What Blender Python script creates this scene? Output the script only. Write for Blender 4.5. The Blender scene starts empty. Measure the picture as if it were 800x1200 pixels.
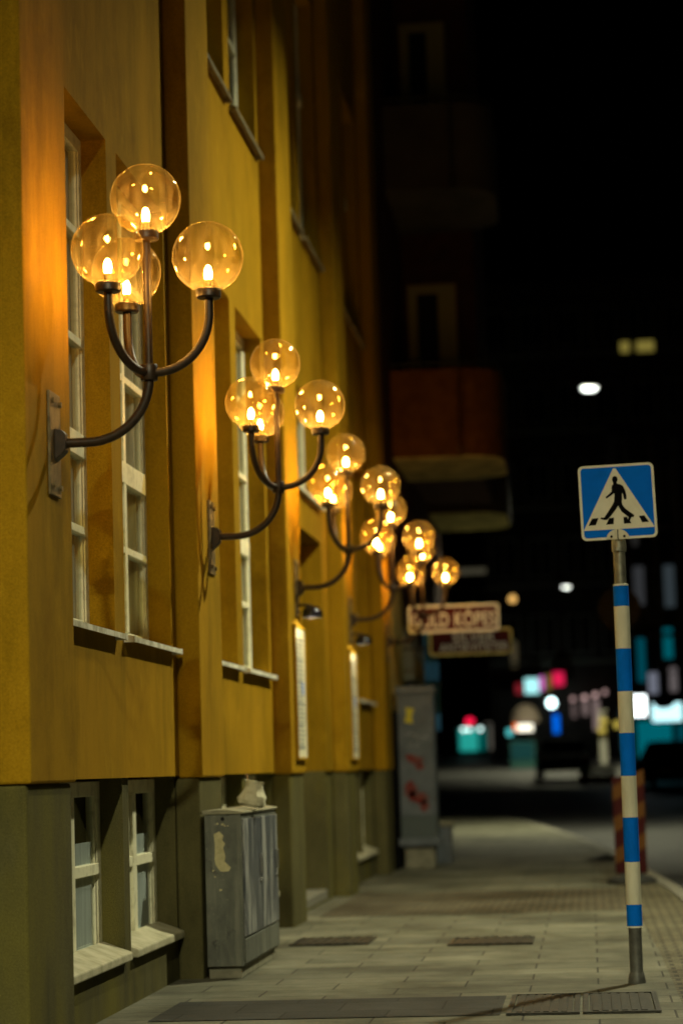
import bpy, bmesh, math, random
from mathutils import Vector, Matrix
random.seed(7)
S = bpy.context.scene
COL = S.collection
R = math.radians
PI = math.pi

# ------------------------------------------------------------------ camera
H = 1.16
YAW, PITCH, ROLL = 5.63587, 6.07357, 1.7
cam_d = bpy.data.cameras.new('camera')
cam = bpy.data.objects.new('camera', cam_d)
COL.objects.link(cam)
S.camera = cam
cam_d.sensor_fit = 'VERTICAL'
cam_d.sensor_height = 36
cam_d.lens = 85
cam_d.clip_start = 0.1
cam_d.clip_end = 3000
cam.matrix_world = Matrix.Translation((0, 0, H)) @ Matrix.Rotation(R(YAW), 4, 'Z') @ Matrix.Rotation(R(90 + PITCH), 4, 'X') @ Matrix.Rotation(R(-ROLL), 4, 'Z')
cam_d.dof.use_dof = True
cam_d.dof.focus_distance = 11.4
cam_d.dof.aperture_fstop = 1.6

# ------------------------------------------------------------------ world, light levels, exposure
world = bpy.data.worlds.new('World')
S.world = world
world.use_nodes = True
wn = world.node_tree
sky = wn.nodes.new('ShaderNodeTexSky')
sky.sky_type = 'NISHITA'
sky.sun_disc = False
sky.sun_elevation = R(-9)
sky.sun_rotation = R(200)
wn.links.new(sky.outputs[0], wn.nodes['Background'].inputs[0])
wn.nodes['Background'].inputs[1].default_value = 0.05
S.view_settings.view_transform = 'Standard'
S.view_settings.look = 'None'
S.view_settings.exposure = 0
S.view_settings.gamma = 1
S.cycles.max_bounces = 10
S.cycles.transparent_max_bounces = 32
S.cycles.diffuse_bounces = 3
S.cycles.glossy_bounces = 4
S.cycles.transmission_bounces = 6
S.cycles.sample_clamp_indirect = 6
S.cycles.caustics_reflective = False
S.cycles.caustics_refractive = False
BULB = 500.0          # globe bulbs
STREET = 3700.0        # hanging street lamps
BULB_C = (1.0, 0.52, 0.13)
STREET_C = (0.97, 0.94, 0.62)
LAMPS = [9.97, 14.27, 18.53, 22.79, 27.05]     # wall lamp stations along the street
STREET_LAMPS = [(0.6, -2.0, 8.8, 3.1), (2.7, 17.8, 8.6, 1.5), (0.27, 44.0, 7.98, 4.6), (-0.63, 95.0, 8.03, 5.0)]

# ------------------------------------------------------------------ materials
def newmat(name):
    m = bpy.data.materials.new(name)
    m.use_nodes = True
    nt = m.node_tree
    return m, nt, nt.nodes['Principled BSDF'], nt.nodes['Material Output']

def tex_noise(nt, scale, detail=4, rough=.55, stretch=(1, 1, 1), coord='Object', offset=(0, 0, 0)):
    tc = nt.nodes.new('ShaderNodeTexCoord')
    mp = nt.nodes.new('ShaderNodeMapping')
    mp.inputs['Scale'].default_value = stretch
    mp.inputs['Location'].default_value = offset
    nt.links.new(tc.outputs[coord], mp.inputs[0])
    n = nt.nodes.new('ShaderNodeTexNoise')
    n.inputs['Scale'].default_value = scale
    n.inputs['Detail'].default_value = detail
    n.inputs['Roughness'].default_value = rough
    nt.links.new(mp.outputs[0], n.inputs['Vector'])
    return n

def ramp(nt, src, p0, p1, c0=(0, 0, 0, 1), c1=(1, 1, 1, 1)):
    r = nt.nodes.new('ShaderNodeValToRGB')
    r.color_ramp.elements[0].position = p0
    r.color_ramp.elements[1].position = p1
    r.color_ramp.elements[0].color = c0
    r.color_ramp.elements[1].color = c1
    nt.links.new(src, r.inputs[0])
    return r

def mix(nt, fac, a, b, blend='MIX'):
    m = nt.nodes.new('ShaderNodeMix')
    m.data_type = 'RGBA'
    m.blend_type = blend
    for k, v in ((0, fac), (6, a), (7, b)):
        if hasattr(v, 'node') or hasattr(v, 'is_linked'):
            nt.links.new(v, m.inputs[k])
        elif isinstance(v, (int, float)):
            m.inputs[k].default_value = v
        else:
            m.inputs[k].default_value = (*v[:3], 1)
    return m.outputs[2]

def bump(nt, bsdf, srcs, dist=.01):
    prev = None
    for src, st in srcs:
        b = nt.nodes.new('ShaderNodeBump')
        b.inputs['Strength'].default_value = st
        b.inputs['Distance'].default_value = dist
        nt.links.new(src, b.inputs['Height'])
        if prev is not None:
            nt.links.new(prev, b.inputs['Normal'])
        prev = b.outputs[0]
    nt.links.new(prev, bsdf.inputs['Normal'])

def M(name, col, rough=.6, metal=0, col2=None, nscale=6, p=(.4, .65), stretch=(1, 1, 1), bs=None, bst=.2, bdist=.004, spec=.18):
    m, nt, b, out = newmat(name)
    b.inputs['Roughness'].default_value = rough
    b.inputs['Metallic'].default_value = metal
    b.inputs['Specular IOR Level'].default_value = spec
    b.inputs['Base Color'].default_value = (*col, 1)
    if col2:
        n = tex_noise(nt, nscale, 6, .6, stretch)
        r = ramp(nt, n.outputs[0], *p)
        nt.links.new(mix(nt, r.outputs[0], col, col2), b.inputs['Base Color'])
    if bs:
        n2 = tex_noise(nt, bs, 4, .6)
        bump(nt, b, [(n2.outputs[0], bst)], bdist)
    return m

def EM(name, col, strength):
    m, nt, b, out = newmat(name)
    nt.nodes.remove(b)
    e = nt.nodes.new('ShaderNodeEmission')
    e.inputs[0].default_value = (*col, 1)
    e.inputs[1].default_value = strength
    nt.links.new(e.outputs[0], out.inputs[0])
    return m

def stucco(name, base, dark, light):
    m, nt, b, out = newmat(name)
    b.inputs['Roughness'].default_value = .85
    b.inputs['Specular IOR Level'].default_value = .06
    n1 = tex_noise(nt, 2.0, 8, .7, (1, .5, .25))
    n2 = tex_noise(nt, 5, 8, .7, (1, 1, .6), offset=(3, 1, 0))
    n5 = tex_noise(nt, 2.0, 6, .7, (1, .75, .16), offset=(1, 8, 3))
    n6 = tex_noise(nt, 1.1, 9, .75, (1, 1, .8), offset=(11, 3, 6))
    n3 = tex_noise(nt, 150, 3, .7)
    c = mix(nt, ramp(nt, n1.outputs[0], .42, .72).outputs[0], base, dark)
    c = mix(nt, ramp(nt, n2.outputs[0], .55, .75).outputs[0], c, light)
    c = mix(nt, 1.0, c, ramp(nt, n5.outputs[0], .5, .72, (1, 1, 1, 1), (.58, .60, .5, 1)).outputs[0], 'MULTIPLY')
    c = mix(nt, 1.0, c, ramp(nt, n6.outputs[0], .52, .66, (1, 1, 1, 1), (.78, .76, .7, 1)).outputs[0], 'MULTIPLY')
    sp = ramp(nt, n3.outputs[0], .35, .65, (.68, .68, .68, 1), (1, 1, 1, 1))
    c = mix(nt, 1.0, c, sp.outputs[0], 'MULTIPLY')
    nt.links.new(c, b.inputs['Base Color'])
    n4 = tex_noise(nt, 3.5, 3, .5)
    bump(nt, b, [(n4.outputs[0], .6), (n6.outputs[0], .35), (n3.outputs[0], .45)], .008)
    return m

def stone(name, base, dark, moss):
    m, nt, b, out = newmat(name)
    b.inputs['Roughness'].default_value = .85
    b.inputs['Specular IOR Level'].default_value = .12
    n1 = tex_noise(nt, 3, 8, .7, (1, 1, .4))
    n2 = tex_noise(nt, 170, 2, .7)
    n3 = tex_noise(nt, 1.6, 5, .6, (1, 1, .35), offset=(7, 2, 1))
    c = mix(nt, ramp(nt, n1.outputs[0], .38, .68).outputs[0], base, dark)
    c = mix(nt, ramp(nt, n3.outputs[0], .5, .7).outputs[0], c, moss)
    sp = ramp(nt, n2.outputs[0], .32, .66, (.55, .55, .55, 1), (1, 1, 1, 1))
    c = mix(nt, 1.0, c, sp.outputs[0], 'MULTIPLY')
    nt.links.new(c, b.inputs['Base Color'])
    bump(nt, b, [(n1.outputs[0], .4), (n2.outputs[0], .6)], .006)
    return m

def paving(name, c1, c2, mortar, bw, rh, ms, rough=.75, bdepth=.5, offs=.5, rot=0, stain=(.45, .42, .36)):
    m, nt, b, out = newmat(name)
    b.inputs['Roughness'].default_value = rough
    b.inputs['Specular IOR Level'].default_value = .22
    tc = nt.nodes.new('ShaderNodeTexCoord')
    mp = nt.nodes.new('ShaderNodeMapping')
    mp.inputs['Rotation'].default_value = (0, 0, rot)
    nt.links.new(tc.outputs['Object'], mp.inputs[0])
    br = nt.nodes.new('ShaderNodeTexBrick')
    br.offset = offs
    br.inputs['Color1'].default_value = (*c1, 1)
    br.inputs['Color2'].default_value = (*c2, 1)
    br.inputs['Mortar'].default_value = (*mortar, 1)
    br.inputs['Scale'].default_value = 1
    br.inputs['Mortar Size'].default_value = ms
    br.inputs['Mortar Smooth'].default_value = .3
    br.inputs['Brick Width'].default_value = bw
    br.inputs['Row Height'].default_value = rh
    nt.links.new(mp.outputs[0], br.inputs['Vector'])
    n1 = tex_noise(nt, .9, 8, .65)
    n2 = tex_noise(nt, 90, 3, .7)
    n3 = tex_noise(nt, 4.5, 6, .7)
    c = mix(nt, 1.0, br.outputs['Color'], ramp(nt, n1.outputs[0], .35, .62, (*stain, 1), (1, 1, 1, 1)).outputs[0], 'MULTIPLY')
    c = mix(nt, 1.0, c, ramp(nt, n3.outputs[0], .3, .6, (.7, .68, .62, 1), (1, 1, 1, 1)).outputs[0], 'MULTIPLY')
    c = mix(nt, 1.0, c, ramp(nt, n2.outputs[0], .3, .65, (.72, .72, .72, 1), (1, 1, 1, 1)).outputs[0], 'MULTIPLY')
    nt.links.new(c, b.inputs['Base Color'])
    inv = nt.nodes.new('ShaderNodeMath')
    inv.operation = 'SUBTRACT'
    inv.inputs[0].default_value = 1
    nt.links.new(br.outputs['Fac'], inv.inputs[1])
    bump(nt, b, [(inv.outputs[0], bdepth), (n2.outputs[0], .35), (n3.outputs[0], .3)], .008)
    return m

def glass_pane(name, tint=(.80, .84, .82), refl=.12):
    m, nt, b, out = newmat(name)
    nt.nodes.remove(b)
    tr = nt.nodes.new('ShaderNodeBsdfTransparent')
    tr.inputs[0].default_value = (*tint, 1)
    gl = nt.nodes.new('ShaderNodeBsdfGlossy')
    gl.inputs['Roughness'].default_value = .03
    mx = nt.nodes.new('ShaderNodeMixShader')
    lw = nt.nodes.new('ShaderNodeLayerWeight')
    lw.inputs[0].default_value = .3
    fr = ramp(nt, lw.outputs['Facing'], .25, 1.0, (.05, .05, .05, 1), (.55, .55, .55, 1))
    nt.links.new(fr.outputs[0], mx.inputs[0])
    nt.links.new(tr.outputs[0], mx.inputs[1])
    nt.links.new(gl.outputs[0], mx.inputs[2])
    nt.links.new(mx.outputs[0], out.inputs[0])
    n = tex_noise(nt, 3, 2, .5)
    bp = nt.nodes.new('ShaderNodeBump')
    bp.inputs['Strength'].default_value = .05
    bp.inputs['Distance'].default_value = .01
    nt.links.new(n.outputs[0], bp.inputs['Height'])
    nt.links.new(bp.outputs[0], gl.inputs['Normal'])
    return m

def globe_glass(name):
    m, nt, b, out = newmat(name)
    nt.nodes.remove(b)
    tr = nt.nodes.new('ShaderNodeBsdfTransparent')
    tr.inputs[0].default_value = (.98, .90, .62, 1)
    gl = nt.nodes.new('ShaderNodeBsdfGlossy')
    gl.inputs['Roughness'].default_value = .045
    gl.inputs[0].default_value = (1, .93, .8, 1)
    tl = nt.nodes.new('ShaderNodeBsdfTranslucent')
    tl.inputs[0].default_value = (1, .80, .36, 1)
    df = nt.nodes.new('ShaderNodeBsdfDiffuse')
    df.inputs[0].default_value = (1, .80, .36, 1)
    haze = nt.nodes.new('ShaderNodeMixShader')
    haze.inputs[0].default_value = .5
    nt.links.new(tl.outputs[0], haze.inputs[1])
    nt.links.new(df.outputs[0], haze.inputs[2])
    # dust and dried streaks running down the glass
    ns = tex_noise(nt, 22, 6, .75, (1, 1, .18))
    nd = tex_noise(nt, 160, 2, .6)
    rs = ramp(nt, ns.outputs[0], .44, .85, (.006, .006, .006, 1), (.13, .13, .13, 1))
    rd = ramp(nt, nd.outputs[0], .66, .74, (0, 0, 0, 1), (.16, .16, .16, 1))
    add0 = nt.nodes.new('ShaderNodeMath')
    add0.operation = 'ADD'
    nt.links.new(rs.outputs[0], add0.inputs[0])
    nt.links.new(rd.outputs[0], add0.inputs[1])
    # dusty haze in the globe bottom, added for a glow near the bulb
    tco = nt.nodes.new('ShaderNodeTexCoord'); sx = nt.nodes.new('ShaderNodeSeparateXYZ'); mr = nt.nodes.new('ShaderNodeMapRange')
    nt.links.new(tco.outputs['Object'], sx.inputs[0]); nt.links.new(sx.outputs[2], mr.inputs[0])
    mr.inputs[1].default_value = -.03; mr.inputs[2].default_value = -.145; mr.inputs[3].default_value = 0; mr.inputs[4].default_value = .08
    add = nt.nodes.new('ShaderNodeMath')
    add.operation = 'ADD'
    nt.links.new(add0.outputs[0], add.inputs[0])
    # thicker looking glass towards the rim of the bubble
    lwr = nt.nodes.new('ShaderNodeLayerWeight'); lwr.inputs[0].default_value = .5
    rr = ramp(nt, lwr.outputs['Facing'], .70, .98, (0, 0, 0, 1), (.16, .16, .16, 1))
    addr = nt.nodes.new('ShaderNodeMath'); addr.operation = 'ADD'
    nt.links.new(mr.outputs[0], addr.inputs[0]); nt.links.new(rr.outputs[0], addr.inputs[1])
    nt.links.new(addr.outputs[0], add.inputs[1])
    m1 = nt.nodes.new('ShaderNodeMixShader')
    nt.links.new(add.outputs[0], m1.inputs[0])
    nt.links.new(tr.outputs[0], m1.inputs[1])
    nt.links.new(haze.outputs[0], m1.inputs[2])
    lw = nt.nodes.new('ShaderNodeLayerWeight')
    lw.inputs[0].default_value = .22
    cl = ramp(nt, lw.outputs['Facing'], .0, 1.0, (.03, .03, .03, 1), (.55, .55, .55, 1))
    m2 = nt.nodes.new('ShaderNodeMixShader')
    nt.links.new(cl.outputs[0], m2.inputs[0])
    nt.links.new(m1.outputs[0], m2.inputs[1])
    nt.links.new(gl.outputs[0], m2.inputs[2])
    nt.links.new(m2.outputs[0], out.inputs[0])
    n = tex_noise(nt, 9, 2, .5)
    bp = nt.nodes.new('ShaderNodeBump')
    bp.inputs['Strength'].default_value = .06
    bp.inputs['Distance'].default_value = .01
    nt.links.new(n.outputs[0], bp.inputs['Height'])
    nt.links.new(bp.outputs[0], gl.inputs['Normal'])
    return m

m_stucco = stucco('ochre_stucco', (.43, .235, .009), (.27, .158, .007), (.50, .285, .013))
m_stucco_pale = stucco('pale_yellow_stucco', (.80, .68, .26), (.68, .56, .2), (.84, .74, .34))
m_stone = stone('plinth_stone', (.145, .130, .052), (.075, .068, .028), (.175, .150, .032))
m_frame = M('window_paint', (.80, .77, .56), .45, col2=(.5, .47, .32), nscale=14, p=(.5, .75))
m_sill = M('sill_metal', (.80, .78, .66), .5, col2=(.42, .40, .28), nscale=9)
m_sill_dark = M('dimmed_sill', (.22, .19, .11), .7, col2=(.13, .11, .07), nscale=9)  # sill colour darkened to imitate the dimmer light on the upper floor
m_sillstone = M('sill_stone', (.50, .47, .33), .75, col2=(.33, .31, .2), nscale=7)
m_pane = glass_pane('window_glass')
m_room = M('dark_room', (.02, .02, .018), .9)
m_curtain = M('curtain', (.50, .47, .36), .9, col2=(.26, .25, .20), nscale=9, stretch=(1, 5, .2), p=(.35, .65))
m_curtain_grey = M('blind_grey', (.70, .74, .76), .8, col2=(.50, .54, .56), nscale=4, stretch=(1, 3, .3))
m_curtain_dark = M('curtain_dark', (.05, .045, .035), .9)
m_lampmetal = M('lamp_brown_paint', (.028, .016, .008), .42, .2, col2=(.045, .025, .012), nscale=30, bs=120, bst=.15, spec=.45)
m_plate = M('plate_metal', (.20, .15, .075), .5, .4, col2=(.11, .08, .04), nscale=18, bs=60, bst=.2)
m_domeblack = M('black_enamel', (.006, .006, .006), .18, spec=.5)
m_globe = globe_glass('amber_globe_glass')
m_bulb = EM('bulb', BULB_C, BULB)
m_brass = M('socket', (.35, .25, .1), .4, .6)
m_galv = M('galvanised', (.33, .32, .24), .45, .6, col2=(.22, .215, .17), nscale=25, bs=60, bst=.15)
m_pole_low = M('pole_grey', (.14, .14, .12), .5, .3, col2=(.09, .09, .08), nscale=22)
m_blue = M('sign_blue', (.0, .17, .85), .7, col2=(.0, .15, .76), nscale=10, spec=.08)
m_blue_band = M('band_blue', (.0, .17, .80), .7, col2=(.0, .14, .64), nscale=18, stretch=(1, 1, .4), spec=.08)
m_cream = M('sign_cream', (.84, .82, .66), .5, col2=(.76, .74, .58), nscale=15)
m_white_band = M('band_white', (.74, .71, .54), .5, col2=(.60, .57, .42), nscale=16, stretch=(1, 1, .3))
m_black = M('sign_black', (.005, .005, .005), .8, spec=.05)
def worn_cabinet():
    m, nt, bs, out = newmat('cabinet_grey')
    bs.inputs['Roughness'].default_value = .55
    n1 = tex_noise(nt, 4, 8, .7, (1, 1, .6)); n2 = tex_noise(nt, 9, 9, .75, (1, 1, .7), offset=(2, 5, 1)); n3 = tex_noise(nt, 5, 5, .6, (2.5, 2.5, .25), offset=(9, 5, 1)); n4 = tex_noise(nt, 60, 3, .7)
    c = mix(nt, ramp(nt, n1.outputs[0], .4, .6).outputs[0], (.15, .155, .125), (.085, .09, .075))
    c = mix(nt, ramp(nt, n3.outputs[0], .52, .72).outputs[0], c, (.22, .22, .17))
    c = mix(nt, ramp(nt, n2.outputs[0], .58, .64).outputs[0], c, (.045, .048, .04))
    c = mix(nt, ramp(nt, n4.outputs[0], .66, .72).outputs[0], c, (.28, .27, .2))
    nt.links.new(c, bs.inputs['Base Color'])
    bump(nt, bs, [(n2.outputs[0], .25)], .004)
    return m
m_cab = worn_cabinet()
m_cab_dark = M('cabinet_dark_gap', (.02, .02, .02), .8)
m_lid = M('cabinet_lid', (.34, .32, .22), .6, col2=(.24, .23, .16), nscale=9, bs=40)
m_sticker = M('torn_sticker', (.58, .52, .30), .7, col2=(.45, .40, .22), nscale=30, bs=60, bst=.4)
m_paper = M('paper', (.66, .62, .44), .8, col2=(.50, .46, .30), nscale=22, p=(.5, .7), bs=40, bst=.5, bdist=.01)
m_cab2 = M('tall_cabinet_grey', (.17, .19, .21), .5, .1, col2=(.11, .125, .14), nscale=4)
m_cab2b = M('tall_cabinet_base', (.10, .12, .12), .5)
m_red_spray = M('red_spray', (.20, .022, .016), .8, col2=(.20, .10, .09), nscale=14)
m_white_spray = M('white_spray', (.5, .5, .48), .8)
m_yellow = M('yellow_sticker', (.65, .55, .05), .7)
m_signred = M('sign_dark_red', (.085, .004, .004), .6, col2=(.055, .006, .006), nscale=12)
m_signcream = M('sign_cream_letters', (.74, .77, .77), .5)
m_signgrey = M('sign_grey_letters', (.74, .77, .77), .5)
m_iron = M('cast_iron', (.030, .030, .026), .55, .4, col2=(.055, .052, .042), nscale=25, bs=60, bst=.4)
m_concrete = M('concrete', (.27, .255, .185), .85, col2=(.18, .17, .12), nscale=9, bs=70, bst=.4)
m_granite = M('granite_kerb', (.22, .21, .165), .7, col2=(.13, .125, .10), nscale=60, bs=90, bst=.3)
m_asphalt = M('asphalt', (.055, .055, .052), .6, col2=(.038, .038, .038), nscale=1.2, bs=160, bst=.6, bdist=.006)
m_redbrick = M('dark_red_render', (.08, .028, .016), .85, col2=(.05, .02, .012), nscale=5, bs=50)
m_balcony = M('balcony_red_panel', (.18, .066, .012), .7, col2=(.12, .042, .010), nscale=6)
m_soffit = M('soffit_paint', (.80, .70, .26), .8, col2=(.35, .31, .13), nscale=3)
m_beige = M('beige_frame', (.42, .36, .17), .7)
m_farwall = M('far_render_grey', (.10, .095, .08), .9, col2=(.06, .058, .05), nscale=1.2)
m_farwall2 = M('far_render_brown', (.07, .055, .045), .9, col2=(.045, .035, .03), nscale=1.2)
m_fartrim = M('far_trim', (.36, .35, .3), .8)
m_darkglass = M('dark_glass', (.01, .011, .012), .3, spec=.3)
m_carpaint = M('black_car_paint', (.006, .006, .007), .9, .0, spec=.03)
m_tyre = M('tyre_rubber', (.012, .012, .012), .85)
m_steel = M('dull_steel', (.30, .30, .29), .35, .8)
m_leaf = M('hedge_leaf', (.085, .085, .02), .7, col2=(.05, .06, .015), nscale=4)
m_marker_red = M('marker_red', (.032, .002, .002), .55)
m_marker_yel = M('marker_yellow', (.09, .035, .006), .55)
m_rubber = M('rubber_base', (.022, .022, .02), .8, col2=(.04, .04, .035), nscale=20)
m_canvas = M('parasol_canvas', (.20, .16, .13), .9)
m_door = M('door_wood', (.12, .06, .02), .6, col2=(.08, .04, .015), nscale=8, stretch=(4, 4, .3))
m_bluecloth = M('blue_cloth', (.06, .24, .55), .8, col2=(.04, .16, .38), nscale=5)
m_awning = M('grey_awning', (.30, .30, .23), .85)
m_print = M('grey_print', (.22, .22, .2), .7)

# ------------------------------------------------------------------ mesh builder
class MB:
    def __init__(s):
        s.V, s.F, s.MI, s.SM = [], [], [], []
    def face(s, idx, m=0, sm=False):
        s.F.append(idx); s.MI.append(m); s.SM.append(sm)
    def poly(s, pts, m=0):
        n = len(s.V); s.V += [tuple(p) for p in pts]
        s.face(list(range(n, n + len(pts))), m)
        return s
    def box(s, x0, x1, y0, y1, z0, z1, m=0):
        n = len(s.V)
        s.V += [(x, y, z) for z in (z0, z1) for y in (y0, y1) for x in (x0, x1)]
        for f in ((0, 2, 3, 1), (4, 5, 7, 6), (0, 1, 5, 4), (2, 6, 7, 3), (0, 4, 6, 2), (1, 3, 7, 5)):
            s.face([n + i for i in f], m)
        return s
    def prism(s, pts, a, b, axis='y', m=0, sm=False):
        """polygon in the plane across axis, extruded from a to b"""
        def q(p, t):
            return {'y': (p[0], t, p[1]), 'x': (t, p[0], p[1]), 'z': (p[0], p[1], t)}[axis]
        n = len(s.V); k = len(pts)
        s.V += [q(p, a) for p in pts] + [q(p, b) for p in pts]
        s.face([n + i for i in range(k)], m); s.face([n + k + i for i in reversed(range(k))], m)
        for i in range(k):
            j = (i + 1) % k
            s.face([n + i, n + j, n + k + j, n + k + i], m, sm)
        return s
    def tube(s, pts, r, seg=14, m=0, cap=True):
        pts = [Vector(p) for p in pts]
        rs = r if isinstance(r, (list, tuple)) else [r] * len(pts)
        t0 = (pts[1] - pts[0]).normalized()
        up = Vector((0, 0, 1)) if abs(t0.z) < .9 else Vector((1, 0, 0))
        nrm = t0.cross(up).normalized()
        rings = []
        for i, p in enumerate(pts):
            if i == 0: t = pts[1] - pts[0]
            elif i == len(pts) - 1: t = pts[-1] - pts[-2]
            else: t = (pts[i + 1] - pts[i]).normalized() + (pts[i] - pts[i - 1]).normalized()
            t.normalize()
            nrm = (nrm - t * nrm.dot(t)).normalized()
            bn = t.cross(nrm)
            n = len(s.V)
            for k in range(seg):
                a = 2 * PI * k / seg
                s.V.append(tuple(p + (nrm * math.cos(a) + bn * math.sin(a)) * rs[i]))
            rings.append(n)
        for a, b in zip(rings, rings[1:]):
            for k in range(seg):
                j = (k + 1) % seg
                s.face([a + k, a + j, b + j, b + k], m, True)
        if cap:
            s.face([rings[0] + k for k in reversed(range(seg))], m)
            s.face([rings[-1] + k for k in range(seg)], m)
        return s
    def lathe(s, prof, c=(0, 0, 0), seg=24, m=0, sx=1, sy=1, jitter=0):
        rings = []
        for r, z in prof:
            n = len(s.V)
            if r < 1e-6:
                s.V.append((c[0], c[1], c[2] + z)); rings.append((n, 1))
            else:
                for k in range(seg):
                    a = 2 * PI * k / seg
                    rr = r * (1 + random.uniform(-jitter, jitter))
                    s.V.append((c[0] + rr * math.cos(a) * sx, c[1] + rr * math.sin(a) * sy, c[2] + z + random.uniform(-jitter, jitter) * r * .4))
                rings.append((n, seg))
        for (a, ka), (b, kb) in zip(rings, rings[1:]):
            for k in range(seg):
                j = (k + 1) % seg
                if ka == 1 and kb == 1: continue
                if ka == 1: s.face([a, b + j, b + k], m, True)
                elif kb == 1: s.face([a + k, a + j, b], m, True)
                else: s.face([a + k, a + j, b + j, b + k], m, True)
        return s
    def build(s, name, mats, parent=None, bevel=0, loc=None, sharp=35):
        me = bpy.data.meshes.new(name)
        me.from_pydata(s.V, [], s.F)
        if not isinstance(mats, (list, tuple)): mats = [mats]
        for m in mats: me.materials.append(m)
        for p, mi, sm in zip(me.polygons, s.MI, s.SM):
            p.material_index = mi; p.use_smooth = sm
        bm = bmesh.new(); bm.from_mesh(me)
        bmesh.ops.recalc_face_normals(bm, faces=bm.faces)
        bm.to_mesh(me); bm.free()
        if any(s.SM):
            me.set_sharp_from_angle(angle=R(sharp))
        o = bpy.data.objects.new(name, me)
        COL.objects.link(o)
        if parent is not None: o.parent = parent
        if loc is not None: o.location = loc
        if bevel:
            b = o.modifiers.new('bevel', 'BEVEL')
            b.width = bevel; b.segments = 2; b.limit_method = 'ANGLE'; b.angle_limit = R(40)
        return o

def tag(o, label=None, cat=None, group=None, kind=None):
    if label: o['label'] = label
    if cat: o['category'] = cat
    if group: o['group'] = group
    if kind: o['kind'] = kind
    return o

def thing(name, label, cat, loc=(0, 0, 0), rz=0, group=None):
    o = bpy.data.objects.new(name, None)
    o.empty_display_size = .1
    COL.objects.link(o)
    o.location = loc; o.rotation_euler = (0, 0, rz)
    return tag(o, label, cat, group)

def children_of(o):
    return [c for c in COL.objects if c.parent == o]

def copy_tree(o, parent=None):
    c = o.copy(); COL.objects.link(c)
    if parent is not None: c.parent = parent
    for ch in children_of(o): copy_tree(ch, c)
    return c

# ------------------------------------------------------------------ ground
def hgt(y):
    if y < 55: return 0.0
    t = y - 55
    return .027 * (t - 4 * (1 - math.exp(-t / 4)))

def sheet(name, ys, xl, xr, z, m, nx=1):
    mb = MB()
    for y in ys:
        a, b = xl(y), xr(y)
        for i in range(nx + 1):
            mb.V.append((a + (b - a) * i / nx, y, hgt(y) + z))
    k = nx + 1
    for j in range(len(ys) - 1):
        for i in range(nx):
            mb.face([j * k + i, j * k + i + 1, (j + 1) * k + i + 1, (j + 1) * k + i])
    return tag(mb.build(name, m), kind='structure')

road_y = [-40, 0, 30, 54] + [55 + 2.5 * i for i in range(30)] + [140, 200, 400, 900, 2000]
sheet('road', road_y, lambda y: -900, lambda y: 900, -.12, m_asphalt)

KERB = [(-30, 1.05), (5, 1.0), (15, .95), (20, .88), (22.4, .80), (26, .62), (29, .45), (33, .2), (36.4, -.03), (41, -.42), (46, -.9), (50, -1.35), (53, -1.9), (54.6, -3.0)]
def kx(y):
    for (a, xa), (b, xb) in zip(KERB, KERB[1:]):
        if a <= y <= b: return xa + (xb - xa) * (y - a) / (b - a)
    return KERB[-1][1]
m_slab = paving('concrete_slabs', (.235, .230, .165), (.165, .163, .122), (.055, .053, .04), .70, .35, .006, stain=(.33, .33, .30))
m_cobble = paving('granite_setts', (.20, .175, .115), (.14, .125, .085), (.06, .055, .04), .13, .11, .014, bdepth=.9)
m_cobble2 = paving('kerb_setts', (.20, .18, .115), (.15, .14, .09), (.06, .055, .04), .14, .12, .014, bdepth=.9)
m_darkpave = paving('dark_slabs', (.055, .057, .052), (.04, .042, .04), (.018, .018, .016), .50, .42, .006)
sw_y = sorted(set([-30, 0, 5, 10, 15, 18, 20, 22.4, 24, 26, 28, 29, 31, 33, 35.2, 36.4, 38.5, 41, 43.5, 46, 48, 50, 51.5, 53, 54, 54.6]))
# outer border kept for the kerb stone and the row of setts
sheet('sidewalk', sw_y, lambda y: -2.6 if y < 35.3 else -16, lambda y: kx(y) - .57 if y < 30 else kx(y) - .14, 0, m_slab, 3)
sheet('sett_strip', [y for y in sw_y if y <= 29], lambda y: kx(y) - .57, lambda y: kx(y) - .14, -.003, m_cobble2)
kb = MB()
ks = [y for y in sw_y] 
for a, b in zip(ks, ks[1:]):
    n = len(kb.V)
    for y in (a, b):
        x = kx(y)
        kb.V += [(x - .14, y, .004), (x - .012, y, .004), (x, y, -.008), (x, y, -.16)]
    for i in range(3): kb.face([n + i, n + i + 1, n + 5 + i, n + 4 + i])
tag(kb.build('kerb', m_granite), kind='structure')
sheet('cobble_band', [19.2, 20.5, 22.6], lambda y: -2.17, lambda y: kx(y) - .575, .004, m_cobble)
sheet('dark_paving_strip', [11.45, 12.38], lambda y: -2.12, lambda y: -.46, .004, m_darkpave)

# a second kerbed pavement runs up the right hand side of the street
def rx(y): return 7.5 - .0 * y if y < 40 else 7.5 - (y - 40) * .03
sheet('far_sidewalk', [-30, 20, 40, 54, 60, 70, 79], rx, lambda y: 40, 0, m_slab)

# ------------------------------------------------------------------ ochre building
XF, XW, XG = -2.20, -2.34, -2.468       # pilaster face, wall face, window plane
PW0, PW1 = -.50, .36                   # pilaster edges about a lamp station
Y0, Y1 = 5.0, 27.6
ZB = 1.15                              # top of the stone plinth
ZT = 14.0
bays = [(LAMPS[i] + PW1, LAMPS[i + 1] + PW0) for i in range(4)]

apt = thing('apartment_building', 'ochre stucco apartment building with flat pilasters and stone plinth carrying the globe lamps', 'building', (0, 0, 0))

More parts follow.
